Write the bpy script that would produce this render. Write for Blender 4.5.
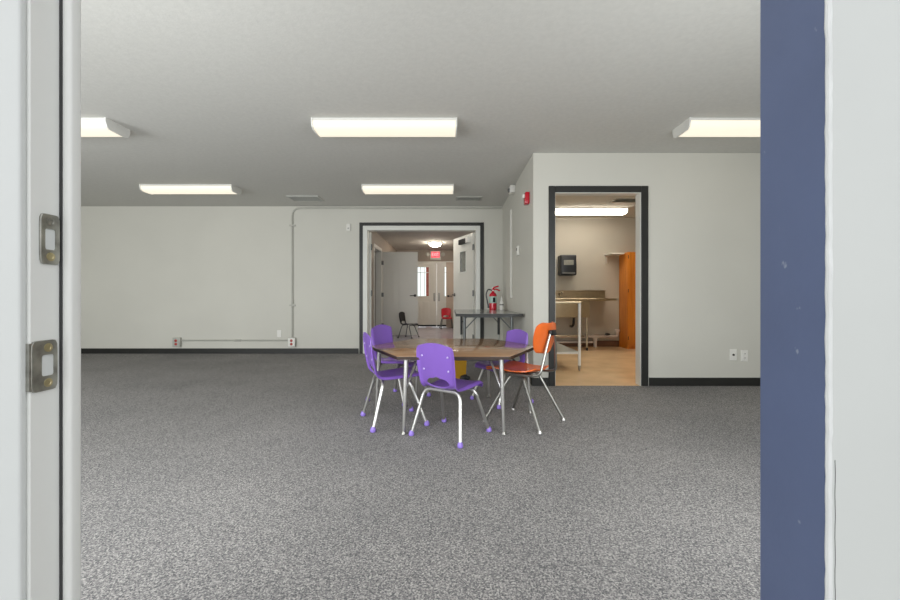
import bpy, bmesh, math, random
from mathutils import Vector, Matrix

# ------------------------------------------------------------------ clear
for o in list(bpy.data.objects):
    bpy.data.objects.remove(o)
SC = bpy.context.scene
COL = SC.collection
random.seed(4)

# ------------------------------------------------------------------ camera
CAM_Z = 0.92
cam_data = bpy.data.cameras.new('camera')
cam_data.sensor_width = 36.0
cam_data.lens = 410.0 / 900.0 * 36.0
cam_data.shift_y = -2.0 / 900.0
cam_data.clip_start = 0.02
cam = bpy.data.objects.new('camera', cam_data)
cam.location = (0, 0, CAM_Z)
cam.rotation_euler = (math.radians(90), 0, 0)
COL.objects.link(cam)
SC.camera = cam

# ------------------------------------------------------------------ world and exposure
SC.view_settings.view_transform = 'Standard'
SC.view_settings.look = 'None'
SC.view_settings.gamma = 1.0
SC.view_settings.exposure = 0.0
SC.view_settings.use_curve_mapping = False
W = bpy.data.worlds.new('overcast_sky')
SC.world = W
W.use_nodes = True
bg = W.node_tree.nodes['Background']
bg.inputs[0].default_value = (0.97, 0.985, 1.0, 1)
bg.inputs[1].default_value = 1.33
LAMP = 0.88          # main room fluorescent lens
LAMP_KITCHEN = 13.0
LAMP_HALL = 75.0
LAMP_HALL_ADDED = 15.0  # strength of the added hall light, out of view
ADDED_WINDOWS = ((-5.6, -4.0, 112.0), (-2.6, -0.8, 62.0), (0.8, 2.2, 50.0))     # made-up windows: x from, x to, watts of added daylight

def fill_light(name, loc, rot, sx, sy, power, colour=(0.95, 0.985, 1.0)):
    l = bpy.data.lights.new(name, 'AREA')
    l.shape = 'RECTANGLE'; l.size = sx; l.size_y = sy
    l.energy = power; l.color = colour
    o = bpy.data.objects.new(name, l)
    o.location = loc; o.rotation_euler = rot
    COL.objects.link(o)
    return o
# daylight area lamps, added just inside the three made-up windows
for x0, x1, power in ADDED_WINDOWS:
    fill_light('daylight_fill', ((x0 + x1) / 2, 0.60, 1.20), (math.radians(90), 0, 0), x1 - x0, 1.25, power)

# ------------------------------------------------------------------ materials
def lin(c):
    if isinstance(c, str):
        c = [int(c[i:i+2], 16) for i in (0, 2, 4)]
    out = []
    for v in c:
        v /= 255.0
        out.append(v / 12.92 if v <= 0.04045 else ((v + 0.055) / 1.055) ** 2.4)
    return (out[0], out[1], out[2], 1)

def mat(name, colour, rough=0.5, metal=0.0, spec=0.5, var=0.0, vscale=8.0, bump=0.0, bscale=200.0,
        emit=None, estr=0.0, coat=0.0):
    m = bpy.data.materials.new(name)
    m.use_nodes = True
    nt = m.node_tree
    b = nt.nodes['Principled BSDF']
    b.inputs['Base Color'].default_value = lin(colour)
    b.inputs['Roughness'].default_value = rough
    b.inputs['Metallic'].default_value = metal
    b.inputs['Specular IOR Level'].default_value = spec
    b.inputs['Coat Weight'].default_value = coat
    tc = nt.nodes.new('ShaderNodeTexCoord')
    if var > 0:
        n = nt.nodes.new('ShaderNodeTexNoise')
        n.inputs['Scale'].default_value = vscale
        n.inputs['Detail'].default_value = 4
        nt.links.new(tc.outputs['Object'], n.inputs['Vector'])
        r = nt.nodes.new('ShaderNodeValToRGB')
        c = lin(colour)
        r.color_ramp.elements[0].position = 0.3
        r.color_ramp.elements[1].position = 0.7
        r.color_ramp.elements[0].color = tuple(max(0, v * (1 - var)) for v in c[:3]) + (1,)
        r.color_ramp.elements[1].color = tuple(min(1, v * (1 + var)) for v in c[:3]) + (1,)
        nt.links.new(n.outputs['Fac'], r.inputs['Fac'])
        nt.links.new(r.outputs['Color'], b.inputs['Base Color'])
    if bump > 0:
        n2 = nt.nodes.new('ShaderNodeTexNoise')
        n2.inputs['Scale'].default_value = bscale
        n2.inputs['Detail'].default_value = 3
        nt.links.new(tc.outputs['Object'], n2.inputs['Vector'])
        bp = nt.nodes.new('ShaderNodeBump')
        bp.inputs['Strength'].default_value = bump
        bp.inputs['Distance'].default_value = 0.004
        nt.links.new(n2.outputs['Fac'], bp.inputs['Height'])
        nt.links.new(bp.outputs['Normal'], b.inputs['Normal'])
    if emit is not None:
        b.inputs['Emission Color'].default_value = lin(emit)
        b.inputs['Emission Strength'].default_value = estr
    return m

def carpet_mat():
    m = mat('carpet_grey', '606064', rough=0.95, spec=0.1)
    nt = m.node_tree; b = nt.nodes['Principled BSDF']
    tc = nt.nodes.new('ShaderNodeTexCoord')
    def noise(scale, detail, rough=0.5):
        n = nt.nodes.new('ShaderNodeTexNoise')
        n.inputs['Scale'].default_value = scale; n.inputs['Detail'].default_value = detail
        n.inputs['Roughness'].default_value = rough
        nt.links.new(tc.outputs['Object'], n.inputs['Vector'])
        return n
    n1 = noise(150, 2, 0.8)
    r = nt.nodes.new('ShaderNodeValToRGB')
    e = r.color_ramp.elements
    e[0].position = 0.30; e[0].color = lin('5a5a5d')
    e[1].position = 0.74; e[1].color = lin('bfbcb8')
    k = e.new(0.5); k.color = lin('878585')
    vo = nt.nodes.new('ShaderNodeTexVoronoi'); vo.inputs['Scale'].default_value = 190
    nt.links.new(tc.outputs['Object'], vo.inputs['Vector'])
    sp = nt.nodes.new('ShaderNodeSeparateColor'); nt.links.new(vo.outputs['Color'], sp.inputs[0])
    ma = nt.nodes.new('ShaderNodeMath'); ma.operation = 'MULTIPLY_ADD'; ma.inputs[1].default_value = 0.30; ma.inputs[2].default_value = -0.15
    nt.links.new(sp.outputs[0], ma.inputs[0])
    ad = nt.nodes.new('ShaderNodeMath'); ad.operation = 'ADD'
    nt.links.new(ma.outputs[0], ad.inputs[0]); nt.links.new(n1.outputs['Fac'], ad.inputs[1])
    nt.links.new(ad.outputs[0], r.inputs['Fac'])
    n2 = noise(1.3, 4)
    r2 = nt.nodes.new('ShaderNodeValToRGB')
    r2.color_ramp.elements[0].position = 0.3; r2.color_ramp.elements[0].color = (0.86, 0.86, 0.86, 1)
    r2.color_ramp.elements[1].position = 0.7; r2.color_ramp.elements[1].color = (1.05, 1.04, 1.03, 1)
    nt.links.new(n2.outputs['Fac'], r2.inputs['Fac'])
    mx = nt.nodes.new('ShaderNodeMixRGB'); mx.blend_type = 'MULTIPLY'; mx.inputs[0].default_value = 1
    nt.links.new(r.outputs[0], mx.inputs[1]); nt.links.new(r2.outputs[0], mx.inputs[2])
    nt.links.new(mx.outputs[0], b.inputs['Base Color'])
    bp = nt.nodes.new('ShaderNodeBump'); bp.inputs['Strength'].default_value = 0.12; bp.inputs['Distance'].default_value = 0.004
    nt.links.new(n1.outputs['Fac'], bp.inputs['Height']); nt.links.new(bp.outputs[0], b.inputs['Normal'])
    return m

def wood_mat(name, c1, c2, rough=0.35, scale=(1, 14, 14), spec=0.5, coat=0.0):
    m = mat(name, c1, rough=rough, spec=spec, coat=coat)
    nt = m.node_tree; b = nt.nodes['Principled BSDF']
    tc = nt.nodes.new('ShaderNodeTexCoord')
    mp = nt.nodes.new('ShaderNodeMapping'); mp.inputs['Scale'].default_value = scale
    nt.links.new(tc.outputs['Object'], mp.inputs[0])
    n = nt.nodes.new('ShaderNodeTexNoise'); n.inputs['Scale'].default_value = 3.0
    n.inputs['Detail'].default_value = 6; n.inputs['Distortion'].default_value = 0.6
    nt.links.new(mp.outputs[0], n.inputs['Vector'])
    r = nt.nodes.new('ShaderNodeValToRGB')
    r.color_ramp.elements[0].position = 0.3; r.color_ramp.elements[0].color = lin(c1)
    r.color_ramp.elements[1].position = 0.7; r.color_ramp.elements[1].color = lin(c2)
    nt.links.new(n.outputs['Fac'], r.inputs['Fac']); nt.links.new(r.outputs[0], b.inputs['Base Color'])
    return m

def glass_mat(name, tint=(0.95, 0.98, 0.97, 1)):
    m = bpy.data.materials.new(name); m.use_nodes = True
    nt = m.node_tree; nt.nodes.clear()
    out = nt.nodes.new('ShaderNodeOutputMaterial')
    tr = nt.nodes.new('ShaderNodeBsdfTransparent'); tr.inputs[0].default_value = tint
    gl = nt.nodes.new('ShaderNodeBsdfGlossy'); gl.inputs['Roughness'].default_value = 0.02
    fr = nt.nodes.new('ShaderNodeFresnel'); fr.inputs[0].default_value = 1.45
    mx = nt.nodes.new('ShaderNodeMixShader')
    nt.links.new(fr.outputs[0], mx.inputs[0]); nt.links.new(tr.outputs[0], mx.inputs[1])
    nt.links.new(gl.outputs[0], mx.inputs[2]); nt.links.new(mx.outputs[0], out.inputs[0])
    return m

def blue_paint_mat():
    m = mat('blue_jamb_paint', '667498', rough=0.45, var=0.06, vscale=6, bump=0.12, bscale=60)
    nt = m.node_tree; b = nt.nodes['Principled BSDF']
    src = b.inputs['Base Color'].links[0].from_socket
    tc = nt.nodes.new('ShaderNodeTexCoord')
    n = nt.nodes.new('ShaderNodeTexNoise'); n.inputs['Scale'].default_value = 42; n.inputs['Detail'].default_value = 3
    mp = nt.nodes.new('ShaderNodeMapping'); mp.inputs['Scale'].default_value = (1, 1, 0.7)
    mp.inputs['Location'].default_value = (0.3, 0.1, 0.2)
    nt.links.new(tc.outputs['Object'], mp.inputs[0]); nt.links.new(mp.outputs[0], n.inputs['Vector'])
    r = nt.nodes.new('ShaderNodeValToRGB')
    r.color_ramp.elements[0].position = 0.71; r.color_ramp.elements[0].color = (0, 0, 0, 1)
    r.color_ramp.elements[1].position = 0.74; r.color_ramp.elements[1].color = (0.7, 0.7, 0.7, 1)
    nt.links.new(n.outputs['Fac'], r.inputs[0])
    mx = nt.nodes.new('ShaderNodeMixRGB'); mx.inputs[2].default_value = lin('a9b2c4')
    nt.links.new(r.outputs[0], mx.inputs[0]); nt.links.new(src, mx.inputs[1])
    nt.links.new(mx.outputs[0], b.inputs['Base Color'])
    return m

M = {}
M['wall'] = mat('wall_paint', 'cfcdc4', rough=0.6, spec=0.3, var=0.02, vscale=1.5, bump=0.10, bscale=90)
M['ceiling'] = mat('ceiling_paint', 'd0cfca', rough=0.9, spec=0.1, var=0.03, vscale=30, bump=0.25, bscale=70)
M['carpet'] = carpet_mat()
M['black_trim'] = mat('black_trim_paint', '222220', rough=0.45, var=0.06, vscale=12)
M['white_trim'] = mat('white_trim_paint', 'dcdcd6', rough=0.4, var=0.02, vscale=4)
M['entrance_white'] = mat('entrance_white_paint', 'e0e3e2', rough=0.45, var=0.02, vscale=6, bump=0.06, bscale=40)
M['jamb_white'] = mat('white_jamb_paint', 'f0f1ee', rough=0.45, var=0.015, vscale=6, bump=0.06, bscale=40)
M['casing_white'] = mat('casing_white_paint', 'd9dcda', rough=0.45, var=0.015, vscale=6, bump=0.05, bscale=40)
M['blue'] = blue_paint_mat()
M['caulk'] = mat('white_caulk', 'eceeee', rough=0.6, var=0.05, vscale=30)
M['dark_gap'] = mat('weatherstrip_rubber', '3b3c3c', rough=0.7)
M['hall_wall'] = mat('hall_taupe_paint', 'a89e93', rough=0.6, spec=0.3, var=0.02, vscale=2)
M['hall_floor'] = mat('hall_vinyl', 'b0aab6', rough=0.22, var=0.08, vscale=5)
M['kitchen_wall'] = mat('kitchen_paint', 'beb9ae', rough=0.55, spec=0.3, var=0.02, vscale=2)
M['kitchen_floor'] = mat('kitchen_vinyl', 'efcda2', rough=0.25, var=0.10, vscale=3)
M['brown_base'] = mat('brown_cove_base', '6a4a36', rough=0.5, var=0.05, vscale=10)
M['concrete'] = mat('concrete', 'a9a8a3', rough=0.9, var=0.08, vscale=6)
M['door'] = mat('door_paint', 'd9d8d1', rough=0.4, var=0.015, vscale=3)
M['tan_door'] = mat('tan_door_paint', 'b5a596', rough=0.45, var=0.02, vscale=3)
M['glass'] = glass_mat('clear_glass')
M['grey_glass'] = mat('grey_wired_glass', '8b8c86', rough=0.12, var=0.15, vscale=25)
M['steel'] = mat('stainless_steel', 'b3a68e', rough=0.28, metal=1.0, var=0.05, vscale=20)  # tan tint puts warm reflections into the steel colour
M['strike'] = mat('strike_plate_metal', 'aaa9a2', rough=0.42, metal=1.0, var=0.3, vscale=60)
M['brass'] = mat('brass_screw', 'cfc39c', rough=0.3, metal=1.0, var=0.1, vscale=60)
M['chrome'] = mat('chrome_tube', 'cfcecb', rough=0.38, metal=1.0, var=0.04, vscale=12)
M['dull_chrome'] = mat('dull_steel_tube', 'a9a8a2', rough=0.38, metal=1.0, var=0.06, vscale=12)
M['black_metal'] = mat('black_metal', '1f2022', rough=0.4, metal=0.3, var=0.05, vscale=20)
M['grey_metal'] = mat('grey_painted_metal', '6b6e6e', rough=0.4, metal=0.4, var=0.05, vscale=20)
M['white_metal'] = mat('white_enamel_metal', 'e2e1dc', rough=0.35, var=0.02, vscale=10)
M['purple'] = mat('purple_plastic', '845fbc', rough=0.32, var=0.03, vscale=10, bump=0.05, bscale=300)
M['purple_cap'] = mat('purple_glide', '9a80dd', rough=0.4, var=0.03, vscale=10)
M['rivet'] = mat('pale_rivet', 'c7b8e6', rough=0.35, metal=0.3, var=0.02, vscale=50)
M['black_plastic'] = mat('black_plastic', '22262d', rough=0.35, var=0.05, vscale=10)
M['red_plastic'] = mat('red_plastic', 'b8172b', rough=0.35, var=0.04, vscale=10)
M['orange'] = mat('orange_shell', 'ea6e2c', rough=0.3, var=0.05, vscale=14, coat=0.05)
M['table_top'] = wood_mat('walnut_laminate', '96704f', 'b08862', rough=0.13, scale=(1.2, 9, 9), spec=0.6)
M['table_edge'] = mat('brown_edge_band', '35251d', rough=0.45, var=0.05, vscale=20)
M['grey_top'] = mat('grey_laminate', '8d8e8b', rough=0.16, var=0.08, vscale=60)
M['cabinet_wood'] = wood_mat('orange_stained_wood', 'cc741f', 'e48f32', rough=0.35, scale=(10, 10, 0.8))
M['red_paint'] = mat('red_enamel', 'c3122c', rough=0.25, var=0.03, vscale=10, coat=0.3)
M['ext_label'] = mat('pale_green_label', 'a9c4bb', rough=0.4, var=0.10, vscale=60)
M['white_plastic'] = mat('white_plastic', 'e6e4de', rough=0.4, var=0.02, vscale=20)
M['plate_shadow'] = mat('dark_slot', '2a2522', rough=0.6)
M['red_socket'] = mat('red_socket_face', 'b6453f', rough=0.45, var=0.05, vscale=30)
M['yellow'] = mat('mustard_plastic', 'c8961f', rough=0.45, var=0.05, vscale=10)
M['vent'] = mat('vent_metal', 'b0b0a9', rough=0.5, var=0.05, vscale=20)
M['vent_white'] = mat('white_vent_metal', 'c2c2bc', rough=0.5, var=0.03, vscale=20)
M['conduit'] = mat('painted_conduit', 'b4b3ab', rough=0.45, metal=0.2, var=0.05, vscale=10)
M['pvc'] = mat('white_pvc', 'd9cfc8', rough=0.4, var=0.04, vscale=10)
M['brick'] = mat('red_brick', '9b4b3e', rough=0.85, var=0.2, vscale=14)
M['lens'] = mat('acrylic_lens', 'a8a69e', rough=0.4, emit='fff3dc', estr=LAMP)
M['lens_kitchen'] = mat('acrylic_lens_warm', 'f2efe6', rough=0.4, emit='fff5e4', estr=LAMP_KITCHEN)
M['lens_hall_added'] = mat('acrylic_lens_hall_added', 'f2efe6', rough=0.4, emit='fff7ec', estr=LAMP_HALL_ADDED)
M['dome'] = mat('frosted_dome', 'fff6e6', rough=0.4, emit='fff1de', estr=LAMP_HALL)
M['exit_red'] = mat('exit_panel_red', 'e2384a', rough=0.4, emit='f04a5c', estr=0.9)
M['exit_text'] = mat('exit_letters', 'ffc9cc', rough=0.4, emit='ffb3ba', estr=0.9)

# ------------------------------------------------------------------ mesh helpers
def new_bm():
    return bmesh.new()

def add_box(bm, x0, x1, y0, y1, z0, z1, bevel=0.0, mtx=None, segs=1):
    t = bmesh.new()
    vs = [t.verts.new((x, y, z)) for x in (x0, x1) for y in (y0, y1) for z in (z0, z1)]
    for f in ((0, 1, 3, 2), (4, 6, 7, 5), (0, 4, 5, 1), (2, 3, 7, 6), (0, 2, 6, 4), (1, 5, 7, 3)):
        t.faces.new([vs[i] for i in f])
    bmesh.ops.recalc_face_normals(t, faces=t.faces)
    if bevel > 0:
        bmesh.ops.bevel(t, geom=list(t.edges), offset=bevel, segments=segs, affect='EDGES', profile=0.5)
    merge(bm, t, mtx)

def merge(bm, t, mtx=None):
    if mtx is not None:
        bmesh.ops.transform(t, matrix=mtx, verts=t.verts)
    me = bpy.data.meshes.new('tmp')
    t.to_mesh(me); t.free()
    bm.from_mesh(me)
    bpy.data.meshes.remove(me)

def fillet(pts, r, n=6):
    pts = [Vector(p) for p in pts]
    out = [pts[0]]
    for i in range(1, len(pts) - 1):
        a, b, c = pts[i-1], pts[i], pts[i+1]
        u = (a - b); v = (c - b)
        d = min(r, u.length * 0.49, v.length * 0.49)
        p0 = b + u.normalized() * d; p1 = b + v.normalized() * d
        for k in range(n + 1):
            s = k / n
            out.append(p0 * (1-s)**2 + b * 2*s*(1-s) + p1 * s**2)
    out.append(pts[-1])
    return out

def add_tube(bm, pts, r, sides=10, radii=None, cap=True):
    pts = [Vector(p) for p in pts]
    n = len(pts)
    t0 = (pts[1] - pts[0]).normalized()
    up = Vector((0, 0, 1)) if abs(t0.z) < 0.9 else Vector((1, 0, 0))
    nrm = t0.cross(up).normalized()
    rings = []
    prev = t0
    for i in range(n):
        if i == 0: t = t0
        elif i == n-1: t = (pts[i] - pts[i-1]).normalized()
        else: t = ((pts[i+1] - pts[i]).normalized() + (pts[i] - pts[i-1]).normalized()).normalized()
        q = prev.rotation_difference(t)
        nrm = (q @ nrm).normalized()
        prev = t
        bi = t.cross(nrm)
        rr = radii[i] if radii else r
        rings.append([bm.verts.new(pts[i] + (nrm * math.cos(a) + bi * math.sin(a)) * rr)
                      for a in [2*math.pi*k/sides for k in range(sides)]])
    for i in range(n-1):
        for k in range(sides):
            bm.faces.new((rings[i][k], rings[i][(k+1) % sides], rings[i+1][(k+1) % sides], rings[i+1][k]))
    if cap:
        bm.faces.new(rings[0][::-1]); bm.faces.new(rings[-1])

def add_lathe(bm, prof, centre=(0, 0, 0), sides=20, axis='z'):
    """prof: list of (r, h)"""
    rings = []
    c = Vector(centre)
    for r, h in prof:
        if r < 1e-6:
            p = Vector((0, 0, h)); p = p if axis == 'z' else (Vector((h, 0, 0)) if axis == 'x' else Vector((0, h, 0)))
            rings.append([bm.verts.new(c + p)])
            continue
        ring = []
        for k in range(sides):
            a = 2*math.pi*k/sides
            x, y = r*math.cos(a), r*math.sin(a)
            p = Vector((x, y, h)) if axis == 'z' else (Vector((h, x, y)) if axis == 'x' else Vector((y, h, x)))
            ring.append(bm.verts.new(c + p))
        rings.append(ring)
    for a, b in zip(rings[:-1], rings[1:]):
        for k in range(sides):
            k2 = (k+1) % sides
            if len(a) == 1 and len(b) == 1: continue
            if len(a) == 1: bm.faces.new((a[0], b[k2], b[k]))
            elif len(b) == 1: bm.faces.new((a[k], a[k2], b[0]))
            else: bm.faces.new((a[k], a[k2], b[k2], b[k]))
    if len(rings[0]) > 1: bm.faces.new(rings[0][::-1])
    if len(rings[-1]) > 1: bm.faces.new(rings[-1])

def add_prism(bm, poly, z0, z1, bevel=0.0, mtx=None):
    t = bmesh.new()
    a = [t.verts.new((x, y, z0)) for x, y in poly]
    b = [t.verts.new((x, y, z1)) for x, y in poly]
    n = len(poly)
    t.faces.new(a[::-1]); t.faces.new(b)
    for k in range(n):
        t.faces.new((a[k], a[(k+1) % n], b[(k+1) % n], b[k]))
    if bevel > 0:
        bmesh.ops.bevel(t, geom=list(t.edges), offset=bevel, segments=2, affect='EDGES', profile=0.5)
    merge(bm, t, mtx)

def finish(bm, name, m, smooth=True):
    bmesh.ops.recalc_face_normals(bm, faces=bm.faces)
    if smooth:
        for f in bm.faces: f.smooth = True
        for e in bm.edges:
            if len(e.link_faces) == 2 and e.calc_face_angle(0) > 0.6:
                e.smooth = False
    me = bpy.data.meshes.new(name)
    bm.to_mesh(me); bm.free()
    me.materials.append(m)
    return me

def obj(name, bm, m, parent=None, loc=None, smooth=True):
    o = bpy.data.objects.new(name, finish(bm, name, m, smooth))
    if loc: o.location = loc
    COL.objects.link(o)
    if parent is not None: o.parent = parent
    return o

def tag(o, label, cat, group=None):
    o['label'] = label; o['category'] = cat
    if group: o['group'] = group
    return o

def thing(name, label, cat, loc=(0, 0, 0), rz=0.0, group=None):
    o = bpy.data.objects.new(name, None)
    o.empty_display_size = 0.1
    o.location = loc; o.rotation_euler = (0, 0, rz)
    COL.objects.link(o)
    return tag(o, label, cat, group)

def dup(root, loc, rz, label, group=None, scale=None, swap=None):
    r = root.copy(); COL.objects.link(r)
    r.location = loc; r.rotation_euler = (0, 0, rz); r['label'] = label
    if group: r['group'] = group
    elif 'group' in r: del r['group']
    if scale: r.scale = (scale,) * 3
    def rec(src, dst):
        for ch in list(src.children):
            c = ch.copy(); COL.objects.link(c); c.parent = dst
            if swap and c.type == 'MESH' and c.data.materials and c.data.materials[0] in swap:
                c.data = c.data.copy(); c.data.materials[0] = swap[ch.data.materials[0]]
            rec(ch, c)
    rec(root, r)
    return r

def struct(name, bm, m, parent=None, label=None, cat=None, smooth=False):
    o = obj(name, bm, m, parent, smooth=smooth)
    if parent is None:
        o['kind'] = 'structure'
        if label: o['label'] = label
        if cat: o['category'] = cat
    return o

def sbox(name, m, *boxes, parent=None, label=None, cat=None, bevel=0.0):
    bm = new_bm()
    for b in boxes: add_box(bm, *b, bevel=bevel)
    return struct(name, bm, m, parent, label, cat)

def pbox(name, m, *boxes, parent=None, bevel=0.0, segs=1):
    bm = new_bm()
    for b in boxes: add_box(bm, *b, bevel=bevel, segs=segs)
    return obj(name, bm, m, parent)

# ------------------------------------------------------------------ dimensions
CEIL = 2.44
YN0, YN1 = 0.489, 0.5437        # entrance wall
YF = 4.30                       # wall with the kitchen doorway
YB = 6.80                       # far wall with the double doorway
XS = 0.874                      # side wall between them
XL, XR = -6.7, 4.3
T = 0.10
HXL, HXR, HYE = -1.69, 0.95, 13.0
KXL, KXR, KYB = XS + T, 4.6, 7.78
DX0, DX1 = -0.50, 0.411         # entrance opening

# ------------------------------------------------------------------ the setting
sbox('floor', M['carpet'], (XL - T, XR + T, YN0, YF, -0.05, 0), (XL - T, XS, YF, YB, -0.05, 0), label='grey flecked carpet floor of the main room', cat='floor')
sbox('floor_hall', M['hall_floor'], (HXL - 1.4, HXR + T, YB, HYE + T, -0.05, 0), label='pale glossy vinyl floor of the hall', cat='floor')
sbox('floor_kitchen', M['kitchen_floor'], (XS, KXR + T, YF, KYB + T, -0.05, 0), label='tan glossy vinyl floor of the kitchen', cat='floor')
sbox('floor_outside', M['concrete'], (-14, 12, -14, YN0, -0.07, -0.02), (-8, 8, HYE + T, 22, -0.07, -0.02), label='concrete paving outside the building', cat='floor')
sbox('ceiling', M['ceiling'], (XL - T, XR + T, YN0, YF, CEIL, CEIL + .1), (XL - T, XS, YF, YB, CEIL, CEIL + .1), label='grey textured ceiling of the main room', cat='ceiling')
sbox('ceiling_hall', M['ceiling'], (HXL - 1.4, HXR + T, YB, HYE + T, CEIL, CEIL + .1), label='ceiling of the hall', cat='ceiling')
sbox('ceiling_kitchen', M['ceiling'], (XS, KXR + T, YF, KYB + T, CEIL, CEIL + .1), label='ceiling of the kitchen', cat='ceiling')

# entrance wall, with the doorway and three made-up windows
WIN = tuple(w[:2] for w in ADDED_WINDOWS)
WZ0, WZ1 = 0.55, 2.05
bx = []
xs = [XL - T] + [v for w in WIN[:2] for v in w] + [DX0 - 0.03, DX1 + 0.03] + list(WIN[2]) + [XR + T]
for i in range(0, len(xs), 2):
    bx.append((xs[i], xs[i+1], YN0, YN1, 0, CEIL))
for w in WIN:
    bx += [(w[0], w[1], YN0, YN1, 0, WZ0), (w[0], w[1], YN0, YN1, WZ1, CEIL)]
bx.append((DX0 - .03, DX1 + .03, YN0, YN1, 2.06, CEIL))
sbox('wall_near', M['wall'], *bx, label='painted wall around the entrance doorway', cat='wall')
for i, w in enumerate(WIN):
    f = sbox('window_%d' % (i + 1), M['white_trim'], (w[0], w[0] + .05, YN0, YN1, WZ0, WZ1), (w[1] - .05, w[1], YN0, YN1, WZ0, WZ1),
             (w[0] + .05, w[1] - .05, YN0, YN1, WZ0, WZ0 + .05), (w[0] + .05, w[1] - .05, YN0, YN1, WZ1 - .05, WZ1),
             ((w[0] + w[1]) / 2 - .02, (w[0] + w[1]) / 2 + .02, YN0 + .01, YN1 - .01, WZ0 + .05, WZ1 - .05),
             label='unseen made-up white framed window beside the entrance', cat='window')
    pbox('pane', M['glass'], (w[0] + .05, w[1] - .05, .515, .519, WZ0 + .05, WZ1 - .05), parent=f)

sbox('wall_left', M['wall'], (XL - T, XL, YN1, YB, 0, CEIL), label='left wall of the main room', cat='wall')
sbox('wall_right', M['wall'], (XR, XR + T, YN1, YF, 0, CEIL), label='right wall of the main room', cat='wall')
KX0, KX1, KZ = 1.105, 1.995, 2.02      # kitchen opening
sbox('wall_kitchen', M['wall'], (XS, KX0 - .02, YF, YF + T, 0, CEIL), (KX1 + .02, KXR + T, YF, YF + T, 0, CEIL), (KX0 - .02, KX1 + .02, YF, YF + T, KZ + .02, CEIL),
     label='pale grey wall with the kitchen doorway', cat='wall')
sbox('wall_side', M['wall'], (XS, XS + T, YF + T, YB + T, 0, CEIL), (XS, XS + T, YB + T, KYB + T, 0, CEIL), label='short side wall beside the folding table', cat='wall')
BX0, BX1, BZ = -1.44, 0.50, 2.115      # double door rough opening
sbox('wall_back', M['wall'], (XL - T, BX0, YB, YB + T, 0, CEIL), (BX1, XS, YB, YB + T, 0, CEIL), (BX0, BX1, YB, YB + T, BZ, CEIL),
     label='pale grey far wall with the double doorway', cat='wall')
LD0, LD1 = 9.17, 10.03                 # doorway in the hall's left wall
sbox('wall_hall_left', M['hall_wall'], (HXL - .12, HXL, YB + T, LD0 - .02, 0, CEIL), (HXL - .12, HXL, LD1 + .02, HYE, 0, CEIL), (HXL - .12, HXL, LD0 - .02, LD1 + .02, 2.07, CEIL),
     label='taupe left wall of the hall', cat='wall')
sbox('wall_hall_room', M['kitchen_wall'], (HXL - 1.4, HXL - 1.3, YB + T, HYE, 0, CEIL), label='wall of the room behind the open hall door', cat='wall')
sbox('wall_hall_right', M['hall_wall'], (HXR, HXR + T, KYB + T, HYE, 0, CEIL), label='taupe right wall of the hall', cat='wall')
EX0, EX1, EZ = -1.33, 0.49, 2.03
sbox('wall_hall_end', M['hall_wall'], (HXL - 1.4, EX0 - .05, HYE, HYE + T, 0, CEIL), (EX1 + .05, HXR + T, HYE, HYE + T, 0, CEIL), (EX0 - .05, EX1 + .05, HYE, HYE + T, EZ + .05, CEIL),
     label='taupe end wall of the hall', cat='wall')
sbox('wall_kitchen_back', M['kitchen_wall'], (KXL, KXR + T, KYB, KYB + T, 0, CEIL), label='cream back wall of the kitchen', cat='wall')
sbox('wall_kitchen_right', M['kitchen_wall'], (KXR, KXR + T, YF + T, KYB, 0, CEIL), label='cream right wall of the kitchen', cat='wall')

# baseboards
BH = 0.085
sbox('baseboard_back', M['black_trim'], (XL, -1.515, YB - .012, YB, 0, BH), (.6, XS - .012, YB - .012, YB, 0, BH), label='black cove base along the far wall', cat='baseboard')
sbox('baseboard_right', M['black_trim'], (XS - .012, 1.03, YF - .012, YF, 0, BH), (2.085, XR, YF - .012, YF, 0, BH), label='black cove base beside the kitchen doorway', cat='baseboard')
sbox('baseboard_side', M['black_trim'], (XS - .012, XS, YF, YB, 0, BH), label='black cove base of the short side wall', cat='baseboard')
sbox('baseboard_left', M['black_trim'], (XL, XL + .012, YN1, YB - .012, 0, BH), label='black cove base of the left wall', cat='baseboard')
sbox('baseboard_kitchen', M['brown_base'], (KXL, KXR, KYB - .012, KYB, 0, .11), label='brown cove base in the kitchen', cat='baseboard')
sbox('baseboard_hall', M['black_trim'], (HXL, HXL + .012, YB + T + .95, LD0 - .09, 0, BH), (HXL, HXL + .012, LD1 + .09, HYE, 0, BH), label='black cove base in the hall', cat='baseboard')

# kitchen doorway: black casing, white jamb
sbox('trim_1', M['black_trim'], (KX0 - .072, KX0 + .004 - .01, YF - .02, YF, 0, KZ + .072), (KX1 + .006, KX1 + .078, YF - .02, YF, 0, KZ + .072), (KX0 - .006, KX1 + .006, YF - .02, YF, KZ + .006, KZ + .072),
     label='black casing around the kitchen doorway', cat='door frame', bevel=.004)
sbox('door_1', M['white_trim'], (KX0 - .02, KX0, YF - .006, YF + T + .01, 0, KZ), (KX1, KX1 + .02, YF - .006, YF + T + .01, 0, KZ), (KX0 - .02, KX1 + .02, YF - .006, YF + T + .01, KZ, KZ + .02),
     label='white jamb lining the kitchen doorway', cat='door frame')

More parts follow.
